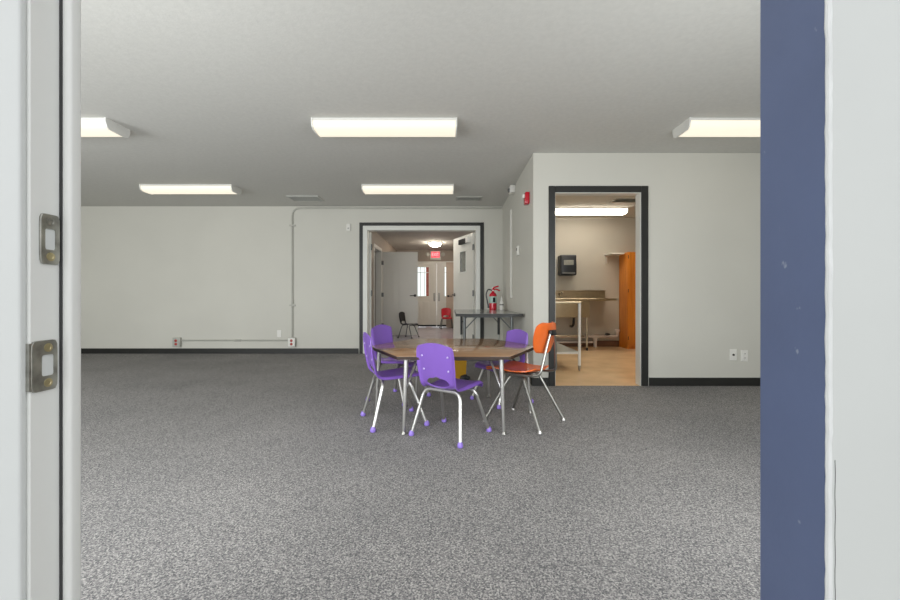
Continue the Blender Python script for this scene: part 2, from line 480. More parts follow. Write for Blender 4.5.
# double doorway in the far wall
sbox('trim_2', M['black_trim'], (BX0 - .06, BX0, YB - .02, YB, 0, BZ + .055), (BX1, BX1 + .06, YB - .02, YB, 0, BZ + .055), (BX0, BX1, YB - .02, YB, BZ, BZ + .055),
     label='black casing around the double doorway', cat='door frame', bevel=.004)
sbox('door_2', M['white_trim'], (BX0, BX0 + .075, YB - .03, YB + T + .02, 0, BZ), (BX1 - .075, BX1, YB - .03, YB + T + .02, 0, BZ), (BX0 + .075, BX1 - .075, YB - .03, YB + T + .02, BZ - .075, BZ),
     label='white metal frame of the double doorway', cat='door frame', bevel=.004)

def leaf(name, hinge, direction, width, height, m, label, hinges=True, lite=None, lever=True, thick=.04, groove=False, side=-1, z0=.01):
    """A door leaf hinged at a point; local x runs from the hinge to the free edge, local -y is the shown face."""
    r = thing(name, label, 'door', (hinge[0], hinge[1], 0), math.atan2(direction[1], direction[0]))
    r['kind'] = 'structure'
    boxes = []
    if lite:
        a, b, c, d = lite
        boxes = [(0, a, -thick/2, thick/2, z0, height), (b, width, -thick/2, thick/2, z0, height), (a, b, -thick/2, thick/2, z0, c), (a, b, -thick/2, thick/2, d, height)]
    else:
        boxes = [(0, width, -thick/2, thick/2, z0, height)]
    pbox('panel', m, *boxes, parent=r)
    if groove:
        for gx in (.27, .40):
            pbox('groove_bead', m, (gx - .012, gx + .012, -thick/2 - .004, -thick/2 + .001, .12, height - .12), parent=r, bevel=.003)
    if hinges:
        for z in (.25, 1.0, 1.78):
            bm = new_bm()
            hy0, hy1 = sorted((side * (thick/2 + .003), side * (thick/2 - .001)))
            add_tube(bm, [(-.012, side * (thick/2 + .004), z - .05), (-.012, side * (thick/2 + .004), z + .05)], .011, 8)
            add_box(bm, -.012, .03, hy0, hy1, z - .05, z + .05)
            obj('hinge', bm, M['grey_metal'], r)
    if lever:
        for s in (-1, 1):
            bm = new_bm()
            y = s * thick / 2
            add_lathe(bm, [(.032, 0), (.032, s * .008), (.014, s * .012), (.011, s * .05), (0, s * .05)], (width - .065, y, .98), 16, 'y')
            add_tube(bm, fillet([(width - .065, y + s * .045, .98), (width - .12, y + s * .05, .98), (width - .19, y + s * .047, .975)], .02), .010, 8)
            obj('lever_handle', bm, M['black_metal'], r)
    return r

# left leaf of the double doorway stands open into the hall, only its edge shows
leaf('door_3', (-1.352, YB + T + .045), (-.29, .957), .88, 2.03, M['door'], 'left leaf of the double doorway swung open into the hall')
# right leaf
dl = leaf('door_4', (.412, YB + T + .045), (-.36, .933), .91, 2.03, M['door'], 'right leaf of the double doorway with a narrow window', lite=(.31, .575, 1.39, 1.75), side=1)
pbox('window_frame', M['white_trim'], (.285, .31, -.028, .028, 1.365, 1.775), (.575, .60, -.028, .028, 1.365, 1.775), (.31, .575, -.028, .028, 1.365, 1.39), (.31, .575, -.028, .028, 1.75, 1.775), parent=dl)
pbox('window_pane', M['grey_glass'], (.31, .575, -.004, .004, 1.39, 1.75), parent=dl)
bm = new_bm()
add_box(bm, .22, .55, .0205, .07, 1.88, 1.97, bevel=.006)
cl = obj('door_closer', bm, M['black_metal'], dl)
pbox('closer_cover', M['white_plastic'], (.10, .22, .0205, .075, 1.875, 1.98), parent=cl, bevel=.006)
bm = new_bm()
add_lathe(bm, [(.022, 0), (.022, .006), (.012, .012), (.012, .05), (.018, .052), (.018, .065), (0, .065)], (.12, .021, .08), 12, 'y')
obj('door_stop', bm, M['black_metal'], dl)

# doorway in the hall's left wall and its open leaf
sbox('door_5', M['white_trim'], (HXL - .13, HXL + .012, LD0 - .02, LD0, 0, 2.05), (HXL - .13, HXL + .012, LD1, LD1 + .02, 0, 2.05), (HXL - .13, HXL + .012, LD0 - .02, LD1 + .02, 2.05, 2.07),
     (HXL, HXL + .015, LD0 - .08, LD0 - .02, 0, 2.13), (HXL, HXL + .015, LD1 + .02, LD1 + .08, 0, 2.13), (HXL, HXL + .015, LD0 - .02, LD1 + .02, 2.07, 2.13),
     label='white frame of the doorway in the hall', cat='door frame')
lf = leaf('door_6', (HXL + .035, LD1 + .02), (.995, .06), .86, 2.05, M['door'], 'white door standing open behind the black chair', groove=True)

# exit doors at the end of the hall
sbox('door_7', M['white_trim'], (EX0 - .05, EX0, HYE - .015, HYE + T, 0, EZ + .05), (EX1, EX1 + .05, HYE - .015, HYE + T, 0, EZ + .05), (EX0, EX1, HYE - .015, HYE + T, EZ, EZ + .05),
     label='white frame of the far exit doors', cat='door frame')
def exit_leaf(name, x0, x1, handle_right, label):
    r = thing(name, label, 'door', (x0, HYE + .03, 0)); r['kind'] = 'structure'
    w = x1 - x0
    a, b, c, d = w/2 - .20, w/2 + .20, .98, 1.90
    pbox('panel', M['door'], (0, a, -.02, .02, .02, EZ - .005), (b, w, -.02, .02, .02, EZ - .005), (a, b, -.02, .02, .02, c), (a, b, -.02, .02, d, EZ - .005), parent=r)
    pbox('glazing_bead', M['white_trim'], (a - .03, a, -.032, .032, c - .03, d + .03), (b, b + .03, -.032, .032, c - .03, d + .03), (a, b, -.032, .032, c - .03, c), (a, b, -.032, .032, d, d + .03), parent=r)
    pbox('pane', M['glass'], (a, b, -.004, .004, c, d), parent=r)
    pbox('muntin', M['white_trim'], (a + .13, a + .145, -.012, .012, c, d), (b - .145, b - .13, -.012, .012, c, d), (a, b, -.0115, .0115, 1.72, 1.735), parent=r)
    for p in ((w/2 - .22, w/2 - .03), (w/2 + .03, w/2 + .22)):
        bm = new_bm()
        add_box(bm, p[0], p[1], -.028, -.019, .25, .82, bevel=.004)
        add_box(bm, p[0] + .03, p[1] - .03, -.033, -.027, .28, .79, bevel=.003)
        obj('raised_panel', bm, M['door'], r)
    hx = w - .07 if handle_right else .07
    bm = new_bm(); add_box(bm, hx - .03, hx + .03, -.03, -.019, .82, 1.08, bevel=.004)
    add_tube(bm, fillet([(hx, -.03, .86), (hx, -.075, .88), (hx, -.075, 1.02), (hx, -.03, 1.04)], .02), .009, 8)
    obj('pull_handle', bm, M['dull_chrome'], r)
    pbox('sweep', M['black_metal'], (.01, w - .01, -.03, -.0195, .015, .07), parent=r)
    return r
exit_leaf('door_8', EX0 + .005, -.425, True, 'left glazed exit door at the end of the hall')
exit_leaf('door_9', -.418, EX1 - .005, False, 'right glazed exit door half hidden at the hall end')
leaf('door_10', (.82, 12.72), (-1, 0.01), .94, 2.03, M['tan_door'], 'tan door standing open beside the exit at the hall end')

# entrance frame, seen close on both sides
sbox('door_11', M['jamb_white'], (DX0 - .031, DX0, .4875, YN1, 0, 2.03), (DX0 - .031, DX1 + .031, .4875, YN1, 2.03, 2.06),
     label='white entrance jamb with two strike plates', cat='door frame', bevel=.0012)
jam = bpy.data.objects['door_11']
bm = new_bm(); add_box(bm, DX0 - .001, DX0 + .013, .5262, YN1, 0.0, 2.03, bevel=.004, segs=3); obj('door_stop', bm, M['jamb_white'], jam)
pbox('weatherstrip', M['dark_gap'], (DX0 - .0005, DX0 + .003, .5245, .5262, 0, 2.03), parent=jam)
bm = new_bm()
add_box(bm, DX0 - .15, DX0 - .0022, .478, .4875, 0, 2.12, bevel=.003, segs=3)
struct('trim_3', bm, M['entrance_white'], label='white outer casing left of the entrance', cat='door frame')
# right side: blue painted jamb and white outer casing with its paint edge
sbox('door_12', M['blue'], (DX1, DX1 + .031, .4492, YN1, 0, 2.03), label='blue painted jamb right of the entrance', cat='door frame', bevel=.0008)
bm = new_bm()
add_box(bm, DX1 + .0312, DX1 + .42, .4485, .4885, 0, 2.12)
add_box(bm, DX1 + .0022, DX1 + .42, .4450, .4485, 0, 2.12, bevel=.0008)
struct('trim_4', bm, M['casing_white'], label='white outer casing right of the blue jamb', cat='door frame')
# ragged bead of old caulk along the paint edge
bm = new_bm()
pts, rad = [], []
for i in range(160):
    z = .02 + i * 2.0 / 159
    pts.append((DX1 + .0012 + .0002 * math.sin(z * 9) + random.uniform(-.00025, .00025), .4462 + random.uniform(-.0004, .0004), z))
    rad.append(.0030 + random.uniform(-.00025, .00030))
add_tube(bm, pts, .003, 8, rad)
cr = new_bm()
add_tube(cr, [(DX1 + .0069 + .00025 * math.sin(k * 1.7), .4449, .54 + k * .012) for k in range(18)], .0003, 6)
struct('trim_6', cr, M['dark_gap'], label='thin dark crack beside the caulk line', cat='crack')
struct('trim_5', bm, M['caulk'], label='ragged white caulk line between blue and white paint', cat='door frame', smooth=True)

def strike(label, y0, y1, z0, z1, lip):
    r = thing('strike_plate', label, 'strike plate', (DX0, (y0 + y1) / 2, (z0 + z1) / 2), 0, 'strike plates on the entrance jamb')
    w, h = (y1 - y0) / 2, (z1 - z0) / 2
    hx0, hx1 = (-w * .25, w * .72) if lip else (-w * .55, w * .55)
    hz = h * .42
    bm = new_bm()
    # rounded plate in the yz plane, with a hole left for the bolt
    def loop(cy, a_, b_, n_, x):
        out = []
        for k in range(40):
            t_ = 2 * math.pi * (k + .5) / 40
            c_, s_ = math.cos(t_), math.sin(t_)
            rr = (abs(c_) ** n_ + abs(s_) ** n_) ** (-1.0 / n_)
            out.append(bm.verts.new((x, cy + a_ * c_ * rr, b_ * s_ * rr)))
        return out
    cyy = (hx0 + hx1) / 2
    L_ = [loop(0, w, h, 9, .0002), loop(0, w, h, 9, .0018), loop(0, w - .0006, h - .0006, 9, .0024), loop(cyy, (hx1 - hx0) / 2, hz, 12, .0024), loop(cyy, (hx1 - hx0) / 2, hz, 12, .0002)]
    for p_, q_ in zip(L_, L_[1:] + L_[:1]):
        for k in range(40): bm.faces.new((p_[k], p_[(k+1) % 40], q_[(k+1) % 40], q_[k]))
    if lip:
        add_box(bm, -.0035, .0019, -w - .0022, -w + .0015, -h * .92, h * .92)
    obj('plate', bm, M['strike'], r)
    pbox('bolt_hole', M['entrance_white'], (.0001, .0009, hx0, hx1, -hz, hz), parent=r)
    for s in (-1, 1):
        bm = new_bm()
        add_lathe(bm, [(.0056, .0020), (.0054, .0029), (.0030, .0031), (.0026, .0026), (0, .0026)], ((0), (hx0 + hx1) / 2, s * h * .70), 16, 'x')
        sc = obj('screw', bm, M['brass'] if (s < 0 or lip) else M['strike'], r)
        sc['label'] = 'brass screw head' if (s < 0 or lip) else 'steel screw head'
    return r
strike('small worn steel strike plate, upper of the two on the white jamb', .4985, .5235, .962, 1.024, False)
strike('wider steel strike plate with brass screws, lower on the white jamb', .4875, .5205, .806, .868, True)

# ------------------------------------------------------------------ ceiling lights
def ceiling_light(loc, label, lens, group, length=1.23):
    r = thing('ceiling_light', label, 'ceiling light', loc, 0, group)
    L = length / 2
    bm = new_bm()
    add_box(bm, -L + .012, L - .012, -.13, .13, -.022, 0, bevel=.003)
    obj('housing', bm, M['white_metal'], r)
    bm = new_bm()
    prof = [(-.125, -.0225), (-.122, -.045), (-.108, -.068), (-.085, -.080), (-.04, -.085), (.04, -.085), (.085, -.080), (.108, -.068), (.122, -.045), (.125, -.0225)]
    a = [bm.verts.new((-L + .013, y, z)) for y, z in prof]; b = [bm.verts.new((L - .013, y, z)) for y, z in prof]
    for k in range(len(prof) - 1): bm.faces.new((a[k], a[k+1], b[k+1], b[k]))
    bm.faces.new(a); bm.faces.new(b[::-1]); bm.faces.new((a[0], b[0], b[-1], a[-1]))
    obj('diffuser', bm, lens, r)
    for s in (-1, 1):
        bm = new_bm()
        cp = [(-.134, 0), (-.134, -.03), (-.118, -.072), (-.09, -.089), (.09, -.089), (.118, -.072), (.134, -.03), (.134, 0)]
        x0, x1 = sorted((s * (L - .012), s * L))
        a = [bm.verts.new((x0, y, z)) for y, z in cp]; b = [bm.verts.new((x1, y, z)) for y, z in cp]
        n = len(cp)
        for k in range(n): bm.faces.new((a[k], a[(k+1) % n], b[(k+1) % n], b[k]))
        bm.faces.new(a); bm.faces.new(b[::-1])
        obj('end_cap', bm, M['white_metal'], r)
    return r
G = 'fluorescent ceiling lights in the main room'
l0 = ceiling_light((-.555, 3.58, CEIL), 'long lit ceiling light above the hexagonal table, the nearer central one', M['lens'], G)
dup(l0, (-.565, 5.60, CEIL), 0, 'long lit ceiling light just in front of the double doorway', G)
dup(l0, (-3.53, 5.60, CEIL), 0, 'long lit ceiling light near the far wall left of the conduit', G)
dup(l0, (-3.51, 3.58, CEIL), 0, 'lit ceiling light partly hidden by the white left jamb', G)
dup(l0, (2.63, 3.58, CEIL), 0, 'lit ceiling light partly hidden by the blue jamb', G)
lk = ceiling_light((2.38, 7.02, CEIL), 'lit ceiling light inside the kitchen', M['lens_kitchen'], G)
del lk['group']
for x, y, lab in ((2.43, 5.15, 'unseen added ceiling light inside the kitchen just behind its doorway wall'),):
    d = dup(lk, (x, y, CEIL), 0, lab)  # extra fixture out of view, added to brighten the kitchen
for x, y, lab in ((-.42, 7.75, 'unseen added ceiling light in the hall just behind the double doorway'),):
    d = dup(lk, (x, y, CEIL), 0, lab, swap={M['lens_kitchen']: M['lens_hall_added']})  # extra fixture hidden by the door head, added to brighten the hall

# hall dome lamp
t = thing('dome_light', 'round warm dome lamp on the hall ceiling', 'ceiling light', (-.41, 11.2, CEIL))
bm = new_bm(); add_lathe(bm, [(.19, 0), (.19, -.025), (.17, -.03), (0, -.03)][::1], (0, 0, 0), 28); obj('base', bm, M['white_metal'], t)
bm = new_bm(); add_lathe(bm, [(.165, -.031), (.16, -.06), (.135, -.09), (.09, -.112), (.04, -.122), (0, -.124)], (0, 0, 0), 28); obj('glass_shade', bm, M['dome'], t)

# ceiling vents
def vent(name, loc, sx, sy, m, label, group=None, slats=6):
    r = thing(name, label, 'vent', loc, 0, group)
    bm = new_bm()
    w = .022
    add_box(bm, -sx, sx, -sy, -sy + w, -.012, 0); add_box(bm, -sx, sx, sy - w, sy, -.012, 0)
    add_box(bm, -sx, -sx + w, -sy + w, sy - w, -.012, 0); add_box(bm, sx - w, sx, -sy + w, sy - w, -.012, 0)
    obj('frame', bm, m, r)
    bm = new_bm()
    for k in range(slats):
        y = -sy + w + (k + .5) * (2 * sy - 2 * w) / slats
        mt = Matrix.Translation((0, y, -.008)) @ Matrix.Rotation(.6, 4, 'X')
        add_box(bm, -sx + w, sx - w, -.012, .012, -.001, .001, mtx=mt)
    obj('louvres', bm, m, r)
    pbox('duct_opening', M['plate_shadow'] if m is not M['vent_white'] else m, (-sx + w, sx - w, -sy + w, sy - w, -.0015, -.0005), parent=r)
    return r
vent('ceiling_vent', (.29, 6.25, CEIL), .20, .11, M['vent'], 'grey slatted vent on the ceiling right of the double doorway light', 'ceiling vents')
vent('ceiling_vent', (-2.20, 6.25, CEIL), .24, .16, M['vent_white'], 'pale slatted vent on the ceiling above the conduit', 'ceiling vents')
vent('ceiling_vent', (2.72, 6.35, CEIL), .20, .14, M['vent'], 'grey slatted vent on the kitchen ceiling')

# ------------------------------------------------------------------ fittings on the walls
# conduit run on the far wall
cx, cz = -2.61, .19
def junction(x, label, red):
    r = thing('outlet_box', label, 'outlet', (x, YB, cz), 0, 'surface outlet boxes on the far wall')
    pbox('box', M['conduit'], (-.062, .062, -.05, 0, -.075, .075), parent=r, bevel=.006, segs=2)
    pbox('cover', M['white_plastic'] if red else M['vent'], (-.056, .056, -.055, -.05, -.07, .07), parent=r, bevel=.002)
    for s in (-1, 1):
        bm = new_bm(); add_lathe(bm, [(.022, -.0555), (.022, -.060), (.018, -.062), (0, -.062)], (0, 0, s * .028), 16, 'y')
        so = obj('socket', bm, M['red_socket'], r)
        pbox('slot', M['plate_shadow'], (-.009, -.005, -.0628, -.0618, s * .028 - .006, s * .028 + .008), (.005, .009, -.0628, -.0618, s * .028 - .006, s * .028 + .008), parent=so)
    return r
junction(cx, 'white surface outlet box with red sockets under the vertical conduit', True)
junction(-4.51, 'grey surface outlet box at the left end of the low conduit', False)
bm = new_bm()
add_tube(bm, fillet([(cx, YB - .016, cz + .075), (cx, YB - .016, 2.405), (-1.2, YB - .016, 2.405), (XS - .02, YB - .016, 2.405)], .14, 8), .013, 10)
cv = obj('conduit', bm, M['conduit']); tag(cv, 'tall painted conduit climbing the far wall and turning along its top', 'conduit')
for z in (2.12, .80):
    pbox('strap', M['conduit'], (cx - .045, cx + .045, YB - .031, YB - .001, z - .012, z + .012), parent=cv)
bm = new_bm(); add_tube(bm, [(cx, YB - .016, .88), (cx, YB - .016, .76)], .018, 10); obj('coupling', bm, M['conduit'], cv)
bm = new_bm(); add_tube(bm, [(-4.51 + .062, YB - .016, cz + .03), (cx - .062, YB - .016, cz + .03)], .011, 10)
ch = obj('conduit', bm, M['conduit']); tag(ch, 'low horizontal conduit joining the two outlet boxes', 'conduit')
bm = new_bm(); add_tube(bm, [(-3.56, YB - .016, cz + .03), (-3.46, YB - .016, cz + .03)], .017, 10); obj('coupling', bm, M['conduit'], ch)
pl = thing('blank_plate', 'blank white wall plate left of the vertical conduit', 'wall plate', (-2.83, YB, .33))
pbox('plate', M['white_plastic'], (-.036, .036, -.008, 0, -.06, .06), parent=pl, bevel=.003)
for s in (-1, 1):
    bm = new_bm(); add_lathe(bm, [(.004, -.008), (.004, -.010), (0, -.0105)], (0, 0, s * .042), 10, 'y'); obj('screw', bm, M['white_metal'], pl)
pl = thing('wall_sensor', 'small white sensor high on the wall left of the double doorway', 'sensor', (-1.68, YB, 2.09))
pbox('body', M['white_plastic'], (-.035, .035, -.03, 0, -.06, .06), parent=pl, bevel=.008, segs=2)
bm = new_bm(); add_lathe(bm, [(.014, -.030), (.014, -.034), (.007, -.038), (0, -.038)], (0, 0, -.02), 12, 'y'); obj('button', bm, M['vent'], pl)

# outlets on the kitchen wall
def wall_outlet(x, z, label, jack):
    r = thing('wall_outlet', label, 'outlet', (x, YF, z), 0, 'white outlets low on the kitchen wall')
    pbox('plate', M['white_plastic'], (-.037, .037, -.007, 0, -.06, .06), parent=r, bevel=.003)
    if jack:
        bm = new_bm(); add_lathe(bm, [(.011, -.007), (.011, -.012), (.006, -.012), (0, -.0125)], (0, 0, 0), 14, 'y'); obj('jack', bm, M['plate_shadow'], r)
    else:
        for s in (-1, 1):
            so = pbox('socket', M['white_plastic'], (-.016, .016, -.010, -.006, s * .022 - .015, s * .022 + .015), parent=r, bevel=.003)
            pbox('slot', M['plate_shadow'], (-.008, -.0055, -.0108, -.0098, s * .022 - .006, s * .022 + .006), (.0055, .008, -.0108, -.0098, s * .022 - .006, s * .022 + .006), parent=so)
wall_outlet(2.968, .325, 'white cable jack plate, left of the pair right of the kitchen doorway', True)
wall_outlet(3.085, .315, 'white double socket plate, right of the pair by the blue jamb', False)

# side wall: fire strobe, corner sensor, raceway, thermostat
t = thing('fire_alarm', 'red fire alarm strobe on the short side wall', 'alarm', (XS, 4.54, 2.02))
pbox('body', M['red_paint'], (-.05, 0, -.055, .055, -.065, .065), parent=t, bevel=.01, segs=2)
pbox('strobe_lens', M['white_plastic'], (-.075, -.05, -.03, .03, .0, .045), parent=t, bevel=.008, segs=2)
t = thing('motion_sensor', 'white box sensor under the ceiling on the side wall', 'sensor', (XS, 5.55, 2.385))
pbox('body', M['white_plastic'], (-.07, 0, -.075, .075, -.05, .05), parent=t, bevel=.01, segs=2)
bm = new_bm(); add_lathe(bm, [(.03, -.07), (.026, -.085), (.012, -.092), (0, -.093)], (0, 0, -.01), 14, 'x'); obj('lens', bm, M['grey_metal'], t)
pbox('red_lamp', M['red_paint'], (-.074, -.069, .035, .055, -.03, -.015), parent=t)
t = thing('cable_raceway', 'thin white vertical cable raceway on the side wall', 'raceway', (XS, 5.80, 0))
pbox('channel', M['white_plastic'], (-.022, 0, -.02, .02, .92, 2.17), parent=t, bevel=.004)
t = thing('thermostat', 'small white thermostat on the short side wall', 'thermostat', (XS, 5.20, 1.52))
pbox('body', M['white_plastic'], (-.028, 0, -.045, .045, -.06, .06), parent=t, bevel=.008, segs=2)
pbox('screen', M['grey_glass'], (-.030, -.0275, -.028, .028, .0, .035), parent=t)

# exit sign with two emergency heads
t = thing('exit_sign', 'glowing red exit sign with two lamp heads above the far doors', 'exit sign', (-.46, HYE, 2.27))
pbox('housing', M['white_plastic'], (-.17, .17, -.07, 0, -.15, .13), parent=t, bevel=.01, segs=2)
pbox('panel', M['exit_red'], (-.135, .135, -.074, -.0705, -.08, .11), parent=t, bevel=.001)
tx = bpy.data.curves.new('exit_letters', 'FONT'); tx.body = 'EXIT'; tx.size = .15; tx.extrude = .002; tx.align_x = 'CENTER'; tx.align_y = 'CENTER'
tmp_o = bpy.data.objects.new('letters_curve', tx); COL.objects.link(tmp_o)
bpy.context.view_layer.update()
lm = bpy.data.meshes.new_from_object(tmp_o.evaluated_get(bpy.context.evaluated_depsgraph_get()))
bpy.data.objects.remove(tmp_o)
lm.materials.clear(); lm.materials.append(M['exit_text'])
to = bpy.data.objects.new('letters', lm); COL.objects.link(to); to.parent = t
to.location = (0, -.0765, .015); to.rotation_euler = (math.radians(90), 0, 0); to.scale = (.72, 1, 1)
for s in (-1, 1):
    bm = new_bm()
    add_lathe(bm, [(.03, -.02), (.06, -.05), (.062, -.085), (.052, -.087), (0, -.08)], (s * .245, 0, .03), 16, 'y')
    add_box(bm, min(s*.17, s*.25), max(s*.17, s*.25), -.04, -.01, .015, .045)
    obj('lamp_head', bm, M['conduit'], t)

# ------------------------------------------------------------------ school chairs
def catmull(pts, n):
    out = []
    P = [pts[0]] + list(pts) + [pts[-1]]
    m = len(pts) - 1
    for i in range(n + 1):
        s = i / n * m
        k = min(int(s), m - 1); f = s - k
        p0, p1, p2, p3 = [Vector(P[k + j]) for j in range(4)]
        out.append(.5 * ((2*p1) + (p2-p0)*f + (2*p0-5*p1+4*p2-p3)*f*f + (3*p1-p0-3*p2+p3)*f**3))
    return out

def shell_mesh(prof, widths, nu, nv, cup, roll, thick, hole=None, arch=0.0):
    """A moulded shell: profile (y, z) from front lip to back top, half widths along it."""
    c = catmull([(0, y, z) for y, z in prof], nv)
    wv = catmull([(w, 0, 0) for w in widths], nv)
    bm = bmesh.new()
    grid = []
    for j in range(nv + 1):
        a = c[max(0, j-1)]; b = c[min(nv, j+1)]
        t = (b - a).normalized()
        n = Vector((0, t.z, -t.y))          # points to the sitter's side
        if n.z < 0 and j < nv * .3: n = -n
        n = Vector((0, t.z, -t.y))
        row = []
        s = j / nv
        cu = cup[0] * (1 - s) + cup[1] * s
        for i in range(nu + 1):
            u = -1 + 2 * i / nu
            off = cu * u * u
            if abs(u) > .86: off -= min(1, max(0, (.97 - s) / .22)) * roll * ((abs(u) - .86) / .14) ** 1.5
            dz = -arch * u * u * max(0, (s - .8) / .2) if arch else 0
            row.append((Vector((wv[j].x * u, c[j].y, c[j].z + dz)) + n * off, u, s))
        grid.append(row)
    V = [[None] * (nu + 1) for _ in range(nv + 1)]
    def inside(u, s):
        return hole is not None and (u / hole[1]) ** 2 + ((s - hole[0]) / hole[2]) ** 2 < 1
    for j in range(nv + 1):
        for i in range(nu + 1):
            V[j][i] = bm.verts.new(grid[j][i][0])
    for j in range(nv):
        for i in range(nu):
            cu_ = (grid[j][i][1] + grid[j][i+1][1]) / 2; cs = (grid[j][i][2] + grid[j+1][i][2]) / 2
            if inside(cu_, cs): continue
            bm.faces.new((V[j][i], V[j][i+1], V[j+1][i+1], V[j+1][i]))
    bmesh.ops.delete(bm, geom=[v for v in bm.verts if not v.link_faces], context='VERTS')
    # smooth the rim of the hand hole
    if hole is not None:
        rim = []
        for j in range(1, nv):
            for i in range(1, nu):
                v = V[j][i]
                if v.is_valid and any(len(e.link_faces) == 1 for e in v.link_edges): rim.append(v)
        for _ in range(3):
            pos = {}
            for v in rim:
                nb = [e.other_vert(v) for e in v.link_edges if len(e.link_faces) == 1]
                if len(nb) == 2: pos[v] = v.co * .5 + (nb[0].co + nb[1].co) * .25
            for v, p in pos.items(): v.co = p
    bmesh.ops.recalc_face_normals(bm, faces=bm.faces)
    r = bmesh.ops.solidify(bm, geom=list(bm.faces), thickness=thick)
    return bm

def make_school_chair(name, label, shell_m, cap_m, tube_m, rivets=True):
    t = thing(name, label, 'chair')
    prof = [(.185, .302), (.178, .325), (.14, .336), (.05, .330), (-.05, .322), (-.115, .326), (-.150, .352), (-.166, .40), (-.180, .47), (-.196, .56), (-.205, .612), (-.209, .632)]
    wid = [.145, .160, .172, .170, .160, .155, .156, .160, .166, .165, .155, .128]
    wid = [w * .89 for w in wid]
    bm = shell_mesh(prof, wid, 32, 66, (.012, .016), .016, .006, hole=(.575, .66, .070), arch=.022)
    sh = obj('shell', bm, shell_m, t)
    if rivets:
        for x, z, y in ((.102, .545, -.196), (-.102, .545, -.196), (.098, .455, -.180), (-.098, .455, -.180)):
            bm = new_bm()
            add_lathe(bm, [(.007, .0), (.007, -.004), (.004, -.006), (0, -.006)], (x, y + .012 * (x / .16) ** 2 + .004, z), 10, 'y')
            obj('rivet', bm, M['rivet'], t)
    for sy, (fy, ty, fx, tz, tx) in ((-1, (-.185, -.105, .195, .312, .142)), (1, (.182, .075, .19, .306, .140))):
        for sx in (-1, 1):
            bm = new_bm()
            pts = fillet([(sx * fx, fy, .008), (sx * tx, ty, tz), (0, ty, tz)], .055, 8)
            add_tube(bm, pts, .0115, 10)
            lg = obj('leg', bm, tube_m, t)
            d = (Vector(pts[1]) - Vector(pts[0])).normalized()
            bm = new_bm()
            add_lathe(bm, [(.010, 0), (.017, .003), (.019, .012), (.017, .022), (.0135, .030), (.012, .034)], (sx * fx, fy, 0), 14)
            obj('foot_cap', bm, cap_m, lg)
    return t

def yaw(fx, fy): return math.atan2(-fx, fy)

G = 'purple chairs around the hexagonal table'
p1 = make_school_chair('school_chair', 'purple school chair at the near edge of the hexagonal table, its back to the entrance', M['purple'], M['purple_cap'], M['chrome'])
p1['group'] = G
p1.location = (.008, 2.782, 0); p1.rotation_euler = (0, 0, yaw(.57, .82))
dup(p1, (-.42, 3.075, 0), yaw(.93, .36), 'purple school chair at the left corner of the table, seen from its side', G, 1.06)
dup(p1, (-.463, 3.75, 0), yaw(.88, -.47), 'purple school chair behind the far left edge of the table', G, 1.06)
dup(p1, (.455, 3.66, 0), yaw(-.84, -.54), 'purple school chair behind the far right edge of the table', G, 1.0)
dup(p1, (-.955, 9.50, 0), yaw(.93, -.37), 'small black plastic chair in the hall by the open white door', None, .95,
    {M['purple']: M['black_plastic'], M['purple_cap']: M['black_plastic'], M['chrome']: M['grey_metal'], M['rivet']: M['black_metal']})
dup(p1, (-.10, 12.33, 0), yaw(.12, -.99), 'small red plastic chair at the end of the hall', None, .98,
    {M['purple']: M['red_plastic'], M['purple_cap']: M['black_plastic'], M['chrome']: M['grey_metal'], M['rivet']: M['red_plastic']})

# ------------------------------------------------------------------ orange chair
t = thing('school_chair', 'orange chair with separate seat and back shells, at the right of the table', 'chair', (.561, 3.07, 0), yaw(-.775, .63))
bm = shell_mesh([(.250, .375), (.240, .390), (.19, .398), (.09, .389), (0, .383), (-.10, .390), (-.145, .405)],
                [.12, .155, .172, .174, .168, .150, .10], 24, 36, (.012, .016), 0, .008)
obj('seat', bm, M['orange'], t)
bm = shell_mesh([(-.180, .522), (-.182, .535), (-.189, .58), (-.198, .635), (-.207, .69), (-.213, .728), (-.215, .742)],
                [.075, .125, .158, .172, .166, .138, .075], 24, 30, (.034, .034), 0, .008)
obj('backrest', bm, M['orange'], t)
for sx in (-1, 1):
    bm = new_bm()
    add_tube(bm, fillet([(sx * .05, .12, .366), (sx * .125, .10, .366), (sx * .135, -.13, .368), (sx * .128, -.19, .385), (sx * .060, -.213, .60), (sx * .030, -.221, .675)], .05, 6), .0095, 10)
    obj('back_support', bm, M['dull_chrome'], t)
    for fy, ty, fx in ((-.22, -.05, .1925), (.222, .06, .205)):
        bm = new_bm()
        add_tube(bm, fillet([(sx * fx, fy, .012), (sx * .118, ty, .345), (sx * .06, ty, .362)], .03, 5), .0105, 10)
        lg = obj('leg', bm, M['dull_chrome'], t)
        bm = new_bm(); add_lathe(bm, [(.016, 0), (.018, .004), (.014, .012), (.011, .02)], (sx * fx, fy, 0), 12)
        obj('foot_glide', bm, M['chrome'], lg)
bm = new_bm()
add_box(bm, -.075, .075, -.06, .07, .3555, .3655, bevel=.003)
obj('seat_bracket', bm, M['grey_metal'], t)
bm = new_bm()
add_box(bm, -.042, .042, -.236, -.209, .655, .692, bevel=.006, segs=2)
obj('back_bracket', bm, M['black_metal'], t)

